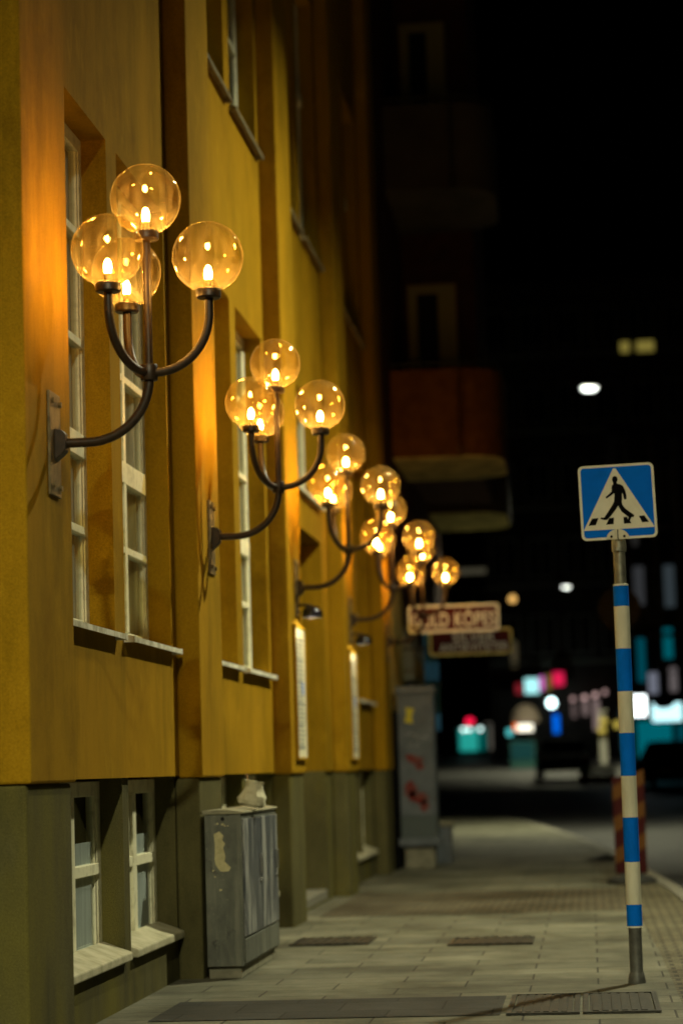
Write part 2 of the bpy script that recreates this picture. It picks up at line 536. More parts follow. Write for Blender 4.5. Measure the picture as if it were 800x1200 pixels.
def wall_grid(mb, y0, y1, z0, z1, x, holes, depth, m=0):
    ys = sorted(set([y0, y1] + [h[0] for h in holes] + [h[1] for h in holes]))
    zs = sorted(set([z0, z1] + [h[2] for h in holes] + [h[3] for h in holes]))
    for ya, yb in zip(ys, ys[1:]):
        for za, zb in zip(zs, zs[1:]):
            cy, cz = (ya + yb) / 2, (za + zb) / 2
            if any(h[0] < cy < h[1] and h[2] < cz < h[3] for h in holes): continue
            mb.box(x - .45, x, ya, yb, za, zb, m)

def clean(mb):
    return mb

up_holes, st_holes, wins = [], [], []
for b, (f, n) in enumerate(bays):
    w = [(f + .14, f + 1.64), (f + 1.91, n - .14)]
    if b == 2:
        up_holes.append((f + .5, n - .55, ZB, 3.20)); up_holes.append((f + .5, n - .55, 3.52, 4.42))
        st_holes.append((f + .5, n - .55, 0.02, ZB))
        wins.append((f + .5, n - .55, 3.52, 4.42, 'over_door'))
    else:
        for (a, c) in w:
            up_holes.append((a, c, 1.87, 4.41)); wins.append((a, c, 1.87, 4.41, 'tall'))
        for (a, c) in ((f + .41, f + 1.87), (f + 2.03, n - .0)):
            st_holes.append((a, c, .26, ZB)); wins.append((a, c, .26, 1.14, 'cellar'))
    if b >= 1:
        for (a, c) in w:
            up_holes.append((a, c, 5.83, 8.35)); wins.append((a, c, 5.83, 8.35, 'upper'))

mb = MB(); wall_grid(mb, Y0, Y1, ZB, ZT, XW, up_holes, .3); mb.build('wall', m_stucco, apt)
mb = MB(); wall_grid(mb, Y0, Y1, -.1, ZB - .003, XW - .025, st_holes, .3); mb.build('stone_plinth', m_stone, apt)
mb = MB(); mb.box(-12, -3.2, Y0, Y1, -.1, ZT); mb.box(-3.2, XW - .451 - .03, Y0, Y0 + .3, -.1, ZT); mb.box(-3.2, XW - .451 - .03, Y1 - .3, Y1, -.1, ZT)
mb.box(-3.2, XW - .46, Y0 + .3, Y1 - .3, ZT - .3, ZT)
mb.build('rear_block', m_room, apt)
mb = MB(); mb.box(-12.2, XF + .35, Y0 - .2, Y1 + .2, ZT + .002, ZT + .35); mb.build('roof', m_farwall2, apt)
# shallow stucco panel groove above the ground floor windows and thin string bands
for i, ly in enumerate(LAMPS):
    mb = MB(); mb.box(XW + .001, XF, ly + PW0, ly + PW1, ZB - .012, ZT); mb.build('pilaster', m_stucco, apt, bevel=.012)
    mb = MB(); mb.box(XW - .024, XF - .022, ly + PW0 + .012, ly + PW1 - .012, -.1, ZB - .014); mb.build('stone_pier', m_stone, apt, bevel=.015)
for (f, n) in bays:
    mb = MB(); mb.box(XW + .001, XW + .010, f + .002, n - .002, 4.60, ZT); None

def make_window(y0, y1, z0, z1, kind):
    """white painted timber casement in an opening; frame > pane, curtain"""
    x = XG if kind != 'cellar' else XG - .012
    fr = MB(); d = .055; e = .003
    y0 += e; y1 -= e; z0 += e; z1 -= e
    st = .075 if kind != 'cellar' else .085
    def bar(a, b, c, dd, dep=d, off=0): fr.box(x - dep, x + off, a, b, c, dd)
    bar(y0, y0 + st, z0, z1); bar(y1 - st, y1, z0, z1)
    bar(y0 + st, y1 - st, z0, z0 + .06); bar(y0 + st, y1 - st, z1 - .075, z1)
    ym = (y0 + y1) / 2
    if kind == 'tall':
        levels = [z0 + .06, 2.80, z1 - .075]
        fr.box(x - d, x + .014, y0 + st, y1 - st, 2.745, 2.865)
        bars = [2.38, 3.33, 3.89]
    elif kind == 'upper':
        fr.box(x - d, x + .03, y0 + st, y1 - st, 7.35, 7.46)
        bars = [6.6]
    elif kind == 'cellar':
        bars = [.70]
    else:
        bars = []
    ms = .036 if kind != 'cellar' else .05
    fr.box(x - .05, x + .012, ym - ms, ym + ms, z0 + .06, z1 - .075)
    for zb in bars:
        hb = .020 if kind != 'cellar' else .028
        for a, b in ((y0 + st, ym - ms), (ym + ms, y1 - st)):
            fr.box(x - .045, x + .010, a, b, zb - hb, zb + hb)
    if kind != 'over_door':
        # casement stiles, a second rim inside the outer frame
        for a, b in ((y0 + st, ym - ms), (ym + ms, y1 - st)):
            cs = .035
            fr.box(x - .05, x - .006, a + .002, a + cs, z0 + .06, z1 - .075)
            fr.box(x - .05, x - .006, b - cs, b - .002, z0 + .06, z1 - .075)
    w = fr.build('window', m_frame, apt, bevel=.004)
    pn = MB(); pn.poly([(x - .018, y0 + st - .01, z0 + .05), (x - .018, y1 - st + .01, z0 + .05), (x - .018, y1 - st + .01, z1 - .065), (x - .018, y0 + st - .01, z1 - .065)])
    pn.build('pane', m_pane, w)
    cu = MB(); seg = 40
    ct = {'tall': z1 - .1, 'cellar': z1 - .30, 'upper': z1 - .1, 'over_door': z1 - .1}[kind]
    n0 = len(cu.V)
    ya, yb = y0 + .03, y1 - .03
    for i in range(seg + 1):
        yy = ya + (yb - ya) * i / seg
        dx = .018 * math.sin(i * 1.1) + .01 * math.sin(i * .37)
        if kind == 'cellar': dx = 0
        dp_ = .024 if kind == 'cellar' else .055
        cu.V += [(x - dp_ + dx, yy, z0), (x - dp_ + dx, yy, ct)]
    for i in range(seg): cu.face([n0 + 2 * i, n0 + 2 * i + 2, n0 + 2 * i + 3, n0 + 2 * i + 1], 0, True)
    cu.build('curtain' if kind != 'cellar' else 'blind', {'cellar': m_curtain_grey, 'upper': m_curtain_dark}.get(kind, m_curtain), w)
    if kind in ('tall', 'upper'):
        s = MB(); s.prism([(x, z0 + .05), (XW + .055, z0 - .005), (XW + .055, z0 - .032), (XW + .047, z0 - .032), (XW + .044, z0 - .014), (x, z0 + .03)], y0 - .005 if y0 > 1e9 else y0 + .004, y1 - .004, 'y')
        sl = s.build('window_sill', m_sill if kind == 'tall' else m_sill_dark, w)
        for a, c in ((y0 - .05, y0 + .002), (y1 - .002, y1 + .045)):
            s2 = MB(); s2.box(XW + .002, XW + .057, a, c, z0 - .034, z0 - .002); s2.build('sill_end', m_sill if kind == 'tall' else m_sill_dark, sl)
    elif kind == 'cellar':
        s = MB(); s.prism([(x, z0 + .07), (XW + .015, z0 + .012), (XW + .015, z0 - .030), (x, z0 - .030)], y0, y1, 'y')
        s.build('window_sill', m_sillstone, w, bevel=.008)
    elif kind == 'over_door':
        s = MB(); s.prism([(x, z0 + .04), (XW + .05, z0 - .005), (XW + .05, z0 - .03), (x, z0 + .02)], y0, y1, 'y')
        s.build('window_sill', m_sill, w)
    return w
for wargs in wins:
    make_window(*wargs)
# entrance in the third bay
f, n = bays[2]
dr = MB(); dr.box(XW - .55, XW - .50, f + .5, n - .55, .02, 3.2)
door = dr.build('door', m_door, apt)
dp = MB()
for i in range(4):
    a = f + .62 + i * .56
    dp.box(XW - .50, XW - .48, a, a + .42, .3, 1.1); dp.box(XW - .50, XW - .48, a, a + .42, 1.3, 2.6)
dp.build('door_panel', m_door, door, bevel=.006)
dh = MB(); dh.tube([(XW - .49, f + 1.7, 1.0), (XW - .42, f + 1.7, 1.0), (XW - .42, f + 1.85, 1.0)], .012, 10)
dh.build('handle', m_steel, door)
st = MB(); st.box(XW - .5, XW - .03, f + .5, n - .55, -.05, .10); st.build('door_step', m_granite, apt, bevel=.01)
jm = MB()
jm.box(XW - .55, XW - .452, f + .40, f + .5, .0, 3.3); jm.box(XW - .55, XW - .452, n - .55, n - .45, .0, 3.3); jm.box(XW - .55, XW - .452, f + .5, n - .55, 3.2, 3.3)
jm.build('door_frame', m_stucco, apt)

# ------------------------------------------------------------------ wall lamps
def arc(c, r, a0, a1, n, plane):
    pts = []
    for i in range(n + 1):
        a = a0 + (a1 - a0) * i / n
        pts.append(plane(c, r * math.cos(a), r * math.sin(a)))
    return pts

def make_lamp(y, label):
    t = thing('wall_lamp', label, 'wall lamp', (XF, y, 2.565), 0, 'four globe wall lamps along the ochre facade')
    p = MB(); p.box(.001, .013, -.105, .095, -.225, .215); plate = p.build('mounting_plate', m_plate, t, bevel=.002)
    for (yy, zz) in ((-.075, .175), (.065, .175), (-.075, -.185), (.065, -.185)):
        b = MB(); b.tube([(.013, yy, zz), (.026, yy, zz)], .013, 6); b.build('bolt', m_plate, plate)
    k = MB(); k.prism([(.013, -.075), (.045, -.05), (.062, -.03), (.062, .035), (.045, .055), (.013, .06)], -.035, .035, 'y')
    k.build('bracket', m_lampmetal, t, bevel=.004)
    hx, hz = .418, .285
    a = MB()
    pts = [(.05, 0, .0), (.10, 0, .0)] + [(.155 + .263 * math.sin(q), 0, .263 * (1 - math.cos(q))) for q in [i * PI / 2 / 14 for i in range(15)]] + [(hx, 0, hz)]
    a.tube(pts, .0205, 16); a.build('arm', m_lampmetal, t)
    h = MB(); h.lathe([(0, -.034), (.034, -.034), (.037, -.028), (.037, .028), (.034, .034), (0, .034)], (hx, 0, hz), 20); h.build('hub', m_lampmetal, t)
    s = MB(); s.tube([(hx, 0, hz + .03), (hx, 0, .878)], .0175, 16); s.build('stem', m_lampmetal, t)
    tips = [(hx, 0, .878)]
    r0 = .262
    for ang in (0, 120, -118):
        ca, sa = math.cos(R(ang)), math.sin(R(ang))
        q = MB(); c = .03
        rr = r0 - c
        pts = [(hx + c * .5 * ca, c * .5 * sa, hz)] + [(hx + (c + rr * math.sin(u)) * ca, (c + rr * math.sin(u)) * sa, hz + rr * (1 - math.cos(u)) * 1.05) for u in [i * PI / 2 / 14 for i in range(15)]]
        pts.append((hx + r0 * ca, r0 * sa, .615))
        q.tube(pts, .019, 16); q.build('branch_arm', m_lampmetal, t)
        tips.append((hx + r0 * ca, r0 * sa, .615))
    for (x, yy, z) in tips:
        RG = .151
        g = MB(); prof = []
        N = 26
        for i in range(N + 1):
            u = -PI / 2 + .30 + (PI - .30) * i / N
            prof.append((RG * math.cos(u) if i < N else 0, RG * math.sin(u)))
        zc = .155
        g.lathe(prof, (0, 0, 0), 44)
        go = g.build('globe', m_globe, t, loc=(x, yy, z + zc))
        c = MB(); c.lathe([(0, -.030), (.046, -.030), (.053, -.024), (.053, .003), (.050, .008), (.046, .012), (0, .012)], (0, 0, -zc + .006), 24)
        c.build('collar', m_lampmetal, go)
        k = MB(); k.lathe([(0, 0), (.016, 0), (.016, .035), (.013, .04), (0, .04)], (0, 0, -zc + .018), 14); k.build('socket', m_brass, go)
        bl = MB(); bl.lathe([(.0165 * math.sin(q * PI / 10), -.038 * math.cos(q * PI / 10)) for q in range(11)], (0, 0, -.074), 14)
        bl.build('bulb', m_bulb, go)
    return t
lamp_labels = ['nearest and largest four globe wall lamp, beside the tall white windows',
               'second four globe wall lamp, on the pilaster above the low grey cabinet',
               'third four globe wall lamp, just above the first lit information case',
               'fourth four globe wall lamp, just above the second lit information case',
               'farthest and smallest four globe wall lamp, over the dark red shop sign']
L0 = make_lamp(LAMPS[0], lamp_labels[0])
for y, lb in zip(LAMPS[1:], lamp_labels[1:]):
    c = copy_tree(L0); c.location = (XF, y, 2.565); c['label'] = lb

# ------------------------------------------------------------------ information cases with a downlight
m_down = EM('downlight_bulb', (1, .86, .5), 650)
def make_case(y, label, label2):
    t = thing('display_case', label, 'display case', (XF, y, 1.24), 0, 'information cases on the pilasters')
    f = MB(); w = .62; h = 1.03
    f.box(.001, .03, -.0, .02, 0, h); f.box(.001, .03, w, w + .02, 0, h); f.box(.001, .03, .02, w, 0, .02); f.box(.001, .03, .02, w, h - .02, h)
    f.build('case_frame', m_stucco, t, bevel=.003)
    p = MB(); p.box(.001, .020, .02, w, .02, h - .02); sh = p.build('notice_sheet', m_paper, t)
    pr = MB()
    for i in range(26):
        z = h - .12 - i * .033
        a = .07; b = w - .06 - random.random() * .12
        pr.box(.0205, .022, a, b, z, z + (.012 if i % 5 else .02))
    pr.build('printed_lines', m_print, sh)
    b = MB(); b.box(.0205, .0225, .40, .47, .50, .60); b.build('blue_reflection', m_blue, sh)  # reflected blue light put on the sheet as a coloured patch
    g = thing('downlight', label2, 'downlight', (XF, y + .3, 2.33), 0, 'black dome downlights over the information cases')
    d = MB(); prof = [(.080, 0), (.082, .025), (.076, .05), (.06, .072), (.034, .088), (0, .094), ]
    d.lathe(prof, (.125, 0, 0), 24); d.lathe([(.076, .004), (.074, .025), (.056, .06), (.0, .08)], (.125, 0, 0), 24)
    g1 = d.build('dome_shade', m_domeblack, g)
    a = MB(); a.tube([(.0, 0, .09), (.05, 0, .10), (.125, 0, .09)], .012, 10); a.box(0, .012, -.04, .04, .05, .13); a.build('bracket', m_lampmetal, g)
    e = MB(); e.lathe([(0, 0), (.016, 0.004), (.022, .016), (.018, .034), (0, .04)], (.125, 0, .022), 14); e.build('bulb', m_down, g)
    return t
make_case(LAMPS[2] - .33, 'tall pale information case on the nearer lit pilaster, blue reflection coloured onto its sheet', 'black dome downlight over the nearer information case')
make_case(LAMPS[3] - .33, 'tall pale information case on the farther lit pilaster', 'black dome downlight over the farther information case')

# ------------------------------------------------------------------ low grey cabinet and the bag on it
cab = thing('utility_cabinet', 'low battered grey utility cabinet with torn sticker, standing against the plinth', 'utility cabinet', (-2.085, 14.48, 0))
w, d2 = .105, .76
b = MB(); b.box(-w + .004, w - .02, -d2 + .03, d2 - .03, 0, .072); b.build('concrete_foot', m_concrete, cab, bevel=.006)
b = MB(); b.box(-w, w, -d2, d2, .07, .925); body = b.build('body', m_cab, cab, bevel=.004)
b = MB(); b.prism([(-w - .01, .925), (w + .012, .925), (w + .014, .938), (w * .2, .953), (-w - .01, .948)], -d2 - .012, d2 + .012, 'y'); b.build('lid', m_lid, cab, bevel=.004)
def cab_door_mat():
    m, nt, bs, out = newmat('scrubbed_grey_door')
    bs.inputs['Roughness'].default_value = .45
    n1 = tex_noise(nt, 7, 8, .7, (1, 3.2, .55)); n2 = tex_noise(nt, 3, 7, .65, (1, 2.5, .45), offset=(4, 0, 9)); n3 = tex_noise(nt, 30, 5, .7, (1, 1.4, .5))
    c = mix(nt, ramp(nt, n1.outputs[0], .40, .60).outputs[0], (.10, .11, .115), (.055, .06, .075))
    c = mix(nt, ramp(nt, n2.outputs[0], .50, .60).outputs[0], c, (.36, .36, .34))
    c = mix(nt, ramp(nt, n3.outputs[0], .56, .68).outputs[0], c, (.16, .165, .165))
    nt.links.new(c, bs.inputs['Base Color'])
    bump(nt, bs, [(n3.outputs[0], .15)], .004)
    return m
m_cabdoor = cab_door_mat()
for k, (a, c) in enumerate(((-d2 + .03, -.012), (.006, d2 - .03))):
    b = MB(); b.box(w + .001, w + .012, a, c, .235, .895); dd = b.build('door', m_cabdoor, cab, bevel=.003)
    hb = MB(); yy = c - .09 if k == 0 else c - .12
    hb.box(w + .012, w + .030, yy, yy + .035, .56, .68); hb.tube([(w + .012, yy + .018, .52), (w + .024, yy + .018, .52)], .014, 12)
    hb.build('handle', m_steel, dd, bevel=.003)
b = MB(); b.box(w + .001, w + .010, -d2 + .02, d2 - .02, .085, .222); b.build('lower_panel', m_cab, cab, bevel=.003)
pts = [(-.052, .845), (-.02, .86), (.004, .835), (-.004, .81), (.012, .79), (.0, .765), (.012, .72), (.006, .69), (.042, .655), (.03, .635), (.0, .632), (-.02, .635), (-.044, .67), (-.05, .70), (-.046, .78)]
pts = [(x, z - .03) for x, z in pts]
b = MB(); b.prism(pts, -d2 - .0025, -d2 - .0005, 'y'); b.build('torn_sticker', m_sticker, cab)
sm = MB()
for (x, z, s_) in ((-.03, .872, .006), (.0, .868, .008), (.012, .86, .005), (-.06, .61, .006), (-.05, .575, .005), (-.02, .5, .008), (.03, .86, .004)):
    sm.prism([(x + s_ * math.cos(a) * random.uniform(.7, 1.5), z + s_ * math.sin(a) * random.uniform(.5, 1.1)) for a in [i * PI / 4 for i in range(8)]], -d2 - .002, -d2 - .0005, 'y')
sm.build('sticker_scraps', m_sticker, cab)
lk = MB(); lk.tube([(-.0, -d2 - .006, .90), (-.0, -d2, .90)], .011, 12); lk.build('lock', m_cab_dark, cab)

bag = thing('paper_bag', 'crumpled white takeaway bag with a straw, lying on the low grey cabinet', 'paper bag', (-1.99, 14.22, .952))
random.seed(11)
b = MB(); b.lathe([(0, .0), (.06, .002), (.082, .018), (.086, .04), (.078, .065), (.064, .09), (.052, .115), (.050, .135), (.056, .153), (.050, .150), (.042, .13), (0, .11)], (0, 0, 0), 22, jitter=.09, sx=1.0, sy=.8)
o = b.build('bag', m_paper, bag, sharp=12); o.rotation_euler = (R(4), R(10), R(20)); o.location = (0, 0, .004)
b = MB(); b.tube([(.0, 0, .10), (-.012, 0, .16), (-.022, 0, .20)], .0035, 8); b.build('straw', M('straw', (.5, .3, .16), .5), bag)

# ------------------------------------------------------------------ pedestrian crossing sign
ped = thing('pedestrian_crossing_sign', 'blue pedestrian crossing sign on a blue and white banded pole at the kerb', 'road sign', (.203, 12.96, 0))
b = MB(); b.lathe([(0, 0), (.046, 0), (.046, .012), (.040, .05), (.036, .055), (.0345, .06), (.0345, .30)], (0, 0, 0), 24); b.build('pole_foot', m_pole_low, ped)
b = MB(); b.tube([(0, 0, .29), (0, 0, 2.34)], .031, 20); b.build('pole', m_galv, ped)
bounds = [2.088, 1.981, 1.754, 1.528, 1.307, 1.082, .863, .631, .408, .297]
for i, (z1, z0) in enumerate(zip(bounds, bounds[1:])):
    b = MB(); b.lathe([(.031, z0 + .0005), (.0405, z0 + .0005), (.0405, z1 - .0005), (.031, z1 - .0005)], (0, 0, 0), 26)
    b.build('blue_band' if i % 2 == 0 else 'white_band', m_blue_band if i % 2 == 0 else m_white_band, ped)
b = MB(); b.lathe([(.031, 2.089), (.0405, 2.089), (.0405, 2.098), (.031, 2.10)], (0, 0, 0), 26); b.build('sleeve_rim', m_cream, ped); b = MB(); b.lathe([(.031, .288), (.0405, .288), (.0405, .2965), (.031, .2965)], (0, 0, 0), 26); b.build('sleeve_rim', m_cream, ped)
b = MB(); b.lathe([(.032, 2.27), (.0375, 2.272), (.0385, 2.30), (.0375, 2.345), (.032, 2.347)], (0, 0, 0), 24)
b.tube([(-.008, -.036, 2.283), (-.008, -.058, 2.283)], .010, 6); b.build('pole_clamp', m_galv, ped)

SX, SZ, SR = .002, 2.537, R(-1.2)      # sign centre and its slight tilt
def sgn(px, py):
    # photograph crop coordinates of the sign face -> metres on the plate
    dx, dy = px - 413, py - 339
    det = 442 * 443 - (-25) * 27
    u = (dx * 443 - dy * 27) / det; v = (442 * dy + 25 * dx) / det
    return (u * .402, -v * .402)
def place(pts):
    return [(SX + x * math.cos(SR) + z * math.sin(SR), SZ - x * math.sin(SR) + z * math.cos(SR)) for x, z in pts]
def rrect(h, r, n=6, w=None):
    w = w or h; out = []
    for cx, cz, a0 in ((w - r, h - r, 0), (-w + r, h - r, 90), (-w + r, -h + r, 180), (w - r, -h + r, 270)):
        for i in range(n + 1):
            a = R(a0 + 90 * i / n); out.append((cx + r * math.cos(a), cz + r * math.sin(a)))
    return out
yf = -.047
b = MB(); b.prism(place(rrect(.201, .028)), yf, yf + .004, 'y'); plate = b.build('sign_plate', m_cream, ped)
b = MB(); b.prism(place(rrect(.1875, .018)), yf - .0012, yf - .0002, 'y'); b.build('blue_field', m_blue, plate)
tri = [(0, .181), (-.181, -.145), (.187, -.145)]
b = MB(); b.prism(place([(-.0135, .179), (.0, .179), (.186, -.142), (.186, -.147), (-.186, -.147), (-.186, -.142)]), yf - .0024, yf - .0014, 'y'); b.build('white_triangle', m_cream, plate)
fig = MB(); yk = (yf - .0036, yf - .0026)
head = [(397 + 15 * math.cos(a), 208 + 20 * math.sin(a)) for a in [i * PI / 8 for i in range(16)]]
polys = [head,
    [(388, 224), (406, 224), (410, 234), (428, 238), (440, 246), (441, 270), (436, 300), (437, 330), (394, 332), (396, 300), (393, 280), (380, 262), (382, 246), (390, 236)],
    [(430, 239), (446, 250), (457, 275), (463, 300), (464, 322), (455, 327), (449, 318), (445, 296), (436, 272)],
    [(384, 244), (396, 262), (393, 288), (376, 302), (350, 320), (346, 311), (362, 296), (377, 280), (379, 258)],
    [(396, 326), (428, 336), (400, 385), (372, 425), (352, 447), (336, 446), (317, 440), (320, 432), (337, 433), (355, 405), (380, 362)],
    [(412, 334), (437, 324), (443, 358), (458, 380), (482, 400), (506, 418), (503, 430), (492, 430), (481, 452), (470, 448), (476, 430), (440, 400), (424, 372)]]
for pl in polys: cxm, cym = sum(p[0] for p in pl) / len(pl), sum(p[1] for p in pl) / len(pl); fig.prism(place([sgn(cxm + (p[0] - cxm) * 1.10, cym + (p[1] - cym) * 1.03) for p in pl]), yk[0], yk[1], 'y'); yk = (yk[0] - .00012, yk[1] - .00012)
fig.build('walking_figure', m_black, plate)
st = MB(); yk = (yf - .0034, yf - .0026)
for pl in ([(264, 440), (302, 436), (286, 478), (243, 482)], [(364, 437), (392, 434), (390, 472), (346, 476), (356, 455)], [(447, 431), (470, 429), (472, 448), (484, 448), (493, 467), (450, 470)], [(537, 424), (568, 421), (596, 459), (556, 462)]):
    st = MB(); st.prism(place([sgn(*p) for p in pl]), yk[0], yk[1], 'y'); st.build('crossing_stripe', m_black, plate)
b = MB(); hp = [(.062 * math.cos(R(a)), .055 * math.sin(R(a))) for a in range(0, 181, 15)]
b.prism([(x - .004, z + 2.335) for x, z in hp], yf - .010, yf - .003, 'y'); cl = b.build('clamp_ears', m_white_band, ped, bevel=.002)
b = MB()
for x in (-.038, .030): b.tube([(x, yf - .016, 2.350), (x, yf - .009, 2.350)], .007, 8)
b.box(-.0065, -.0015, yf - .0125, yf - .0102, 2.336, 2.388); b.build('clamp_bolt', m_black, cl)

# ------------------------------------------------------------------ marker post behind it
mk = thing('marker_post', 'red and yellow striped marker screen on a black rubber foot, behind the banded pole', 'marker post', (.36, 23.5, 0))
b = MB(); b.lathe([(0, 0), (.235, 0), (.235, .03), (.20, .055), (.12, .075), (.08, .10), (0, .10)], (0, 0, 0), 28); b.build('rubber_foot', m_rubber, mk)
b = MB(); b.box(-.15, .15, -.02, .02, .09, 1.01); sc_ = b.build('screen', m_marker_red, mk, bevel=.006)
b = MB()
for i in range(3):
    z = .18 + i * .30
    b.prism([(-.149, z), (.149, z + .16), (.149, z + .30), (-.149, z + .14)], -.0225, -.0205, 'y')
b.build('yellow_stripe', m_marker_yel, sc_)

# ------------------------------------------------------------------ covers in the pavement
def cover(name, x0, x1, y0, y1, label, group, slots):
    t = thing(name, label, 'cover', ((x0 + x1) / 2, (y0 + y1) / 2, .004), 0, group)
    w, h = (x1 - x0) / 2, (y1 - y0) / 2
    b = MB(); e = .025
    b.box(-w, w, -h, -h + e, 0, .008); b.box(-w, w, h - e, h, 0, .008); b.box(-w, -w + e, -h + e, h - e, 0, .008); b.box(w - e, w, -h + e, h - e, 0, .008)
    b.build('cover_frame', m_iron, t)
    b = MB(); b.box(-w + e + .008, w - e - .008, -h + e + .008, h - e - .008, 0, .004)
    if slots:
        n = slots
        for i in range(n):
            a = -w + e + .02 + (2 * w - 2 * e - .04) * i / n
            b.box(a, a + (2 * w - 2 * e) / n * .55, -h + e + .03, h - e - .03, .004, .009)
    b.build('lid', m_iron, t)
    return t
cover('manhole_cover', -.43, -.09, 11.42, 12.36, 'dark rectangular manhole cover, the left one of the pair by the pole', 'paired manhole covers', 6)
cover('manhole_cover', -.075, .285, 11.42, 12.36, 'dark rectangular manhole cover, the right one of the pair by the pole', 'paired manhole covers', 6)
cover('drain_cover', -2.03, -1.50, 16.15, 16.80, 'worn iron drain cover beside the low grey cabinet', 'drain covers', 7)
cover('drain_cover', -.96, -.41, 15.85, 16.50, 'worn iron drain cover out in the middle of the pavement', 'drain covers', 7)

# ------------------------------------------------------------------ second building, balconies, shop level
b2 = thing('corner_building', 'dark red rendered building with rounded balconies over the pavement, beyond the ochre one', 'building', (0, 0, 0))
b = MB(); b.box(-12, -2.32, 27.62, 35.2, -.1, 3.6); b.box(-12, -4.6, 35.2, 39.65, -.1, 3.6); b.build('ground_floor_wall', m_redbrick, b2)
b = MB(); b.box(-12, -2.30, 27.62, 39.7, 3.6, 15); b.build('upper_wall', m_redbrick, b2)
b = MB(); b.box(-12.2, -2.0, 27.7, 39.9, 15.002, 15.3); b.build('roof', m_farwall2, b2)
b = MB(); b.box(-2.318, -2.25, 27.64, 30.1, .56, 3.35); b.build('pale_pier', m_stucco_pale, b2, bevel=.01)
b = MB(); b.box(-2.318, -2.245, 27.63, 30.15, -.02, .555); b.build('pier_base', m_black, b2)
# oriel above, its near side faces the viewer
b = MB(); b.box(-2.299, -1.30, 32.6, 36.5, 5.12, 14.2); ori = b.build('bay_window', m_redbrick, b2)
def facing_frame(xa, xb, za, zb, y, parent, fw=.13):
    f = MB(); f.box(xa, xa + fw, y - .05, y - .001, za, zb); f.box(xb - fw * 1.9, xb, y - .05, y - .001, za, zb); f.box(xa + fw, xb - fw * 1.9, y - .05, y - .001, zb - fw, zb)
    o = f.build('door_frame', m_beige, parent)
    g = MB(); g.box(xa + fw, xb - fw * 1.9, y - .03, y - .001, za, zb - fw); g.build('door_glass', m_darkglass, parent)
facing_frame(-2.22, -1.56, 5.15, 7.72, 32.6, ori)
facing_frame(-2.22, -1.60, 9.0, 11.4, 32.6, ori)
def balcony(y0, y1, z0, x1):
    r = .55; xl = -2.299
    def outline(x1, r):
        pts = [(xl, y0)]
        for i in range(9):
            a = R(-90 + 90 * i / 8); pts.append((x1 - r + r * math.cos(a), y0 + r + r * math.sin(a)))
        for i in range(9):
            a = R(0 + 90 * i / 8); pts.append((x1 - r + r * math.cos(a), y1 - r + r * math.sin(a)))
        pts.append((xl, y1))
        return pts
    b = MB(); b.prism(outline(x1, r), z0, z0 + .14, 'z'); ba = b.build('balcony', m_soffit if z0 < 8 else m_farwall, b2)  # upper slab coloured dark so it sinks into shade
    b = MB(); o = outline(x1 + .02, r + .02)
    o[0] = (xl, y0 - .02); o[-1] = (xl, y1 + .02)
    inn = outline(x1 - .03, r - .03); inn[0] = (xl, y0 + .03); inn[-1] = (xl, y1 - .03)
    n = len(o)
    for ring in (o, inn):
        for z in (z0 + .012, z0 + 1.12): b.V += [(x, y, z) for x, y in ring]
    for i in range(n - 1):
        b.face([i, i + 1, n + i + 1, n + i], 0, True); b.face([2 * n + i, 2 * n + i + 1, 3 * n + i + 1, 3 * n + i], 0, True)
        b.face([n + i, n + i + 1, 3 * n + i + 1, 3 * n + i]); b.face([i, i + 1, 2 * n + i + 1, 2 * n + i])
    b.build('parapet', m_balcony if z0 < 8 and y0 < 35 else m_farwall2, ba)  # upper and farther parapets coloured darker to hide lamp light on them
    b = MB(); b.tube([(x, y, z0 + 1.20) for x, y in outline(x1 - .01, r)], .018, 8); b.build('railing', m_iron, ba)
balcony(30.1, 32.59, 5.02, -.93)
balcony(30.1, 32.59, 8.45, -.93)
balcony(36.8, 39.6, 5.0, -1.12)
# shopfront at street level
b = MB(); b.box(-2.318, -2.29, 31.2, 34.9, .5, 2.7); b.build('shop_window', m_darkglass, b2)
b = MB(); b.prism([(-2.318, 2.98), (-2.318, 2.25), (-1.96, 2.25)], 30.3, 33.0, 'y'); b.build('awning', m_awning, b2)
b = MB(); b.box(-1.98, -1.80, 29.9, 29.94, 1.6, 2.85); tag(b.build('hanging_banner', m_bluecloth), 'narrow dark blue cloth banner hanging beyond the tall grey cabinet', 'banner')
b = MB(); b.box(-2.243, -2.20, 27.64, 28.42, .0, 1.80); tag(b.build('dark_recess_panel', m_black, bevel=.01), 'tall narrow black panel standing in for a dark recess between the ochre wall and the tall grey cabinet', 'panel')  # black sheet put in place of a shaded recess

# hanging shop signs
def text_mesh(body, size, m, name, parent, loc, width=None, squeeze=1.0, bold=.0):
    cu = bpy.data.curves.new(name, 'FONT'); cu.body = body; cu.size = size; cu.extrude = .004; cu.align_x = 'CENTER'; cu.align_y = 'CENTER'; cu.offset = bold; cu.space_character = 1.06
    o = bpy.data.objects.new(name + '_curve', cu); COL.objects.link(o)
    bpy.context.view_layer.update()
    me = bpy.data.meshes.new_from_object(o.evaluated_get(bpy.context.evaluated_depsgraph_get()))
    bpy.data.objects.remove(o)
    xs = [v.co.x for v in me.vertices]; ys = [v.co.y for v in me.vertices]
    k = (width / (max(xs) - min(xs))) if width else 1
    cx, cy = (max(xs) + min(xs)) / 2, (max(ys) + min(ys)) / 2
    hk = squeeze / (max(ys) - min(ys))
    for v in me.vertices:
        x, y, z = v.co
        v.co = ((x - cx) * k, -z * 1.0, (y - cy) * hk)
    me.materials.clear(); me.materials.append(m)
    r = bpy.data.objects.new(name, me); COL.objects.link(r); r.parent = parent; r.location = loc
    return r
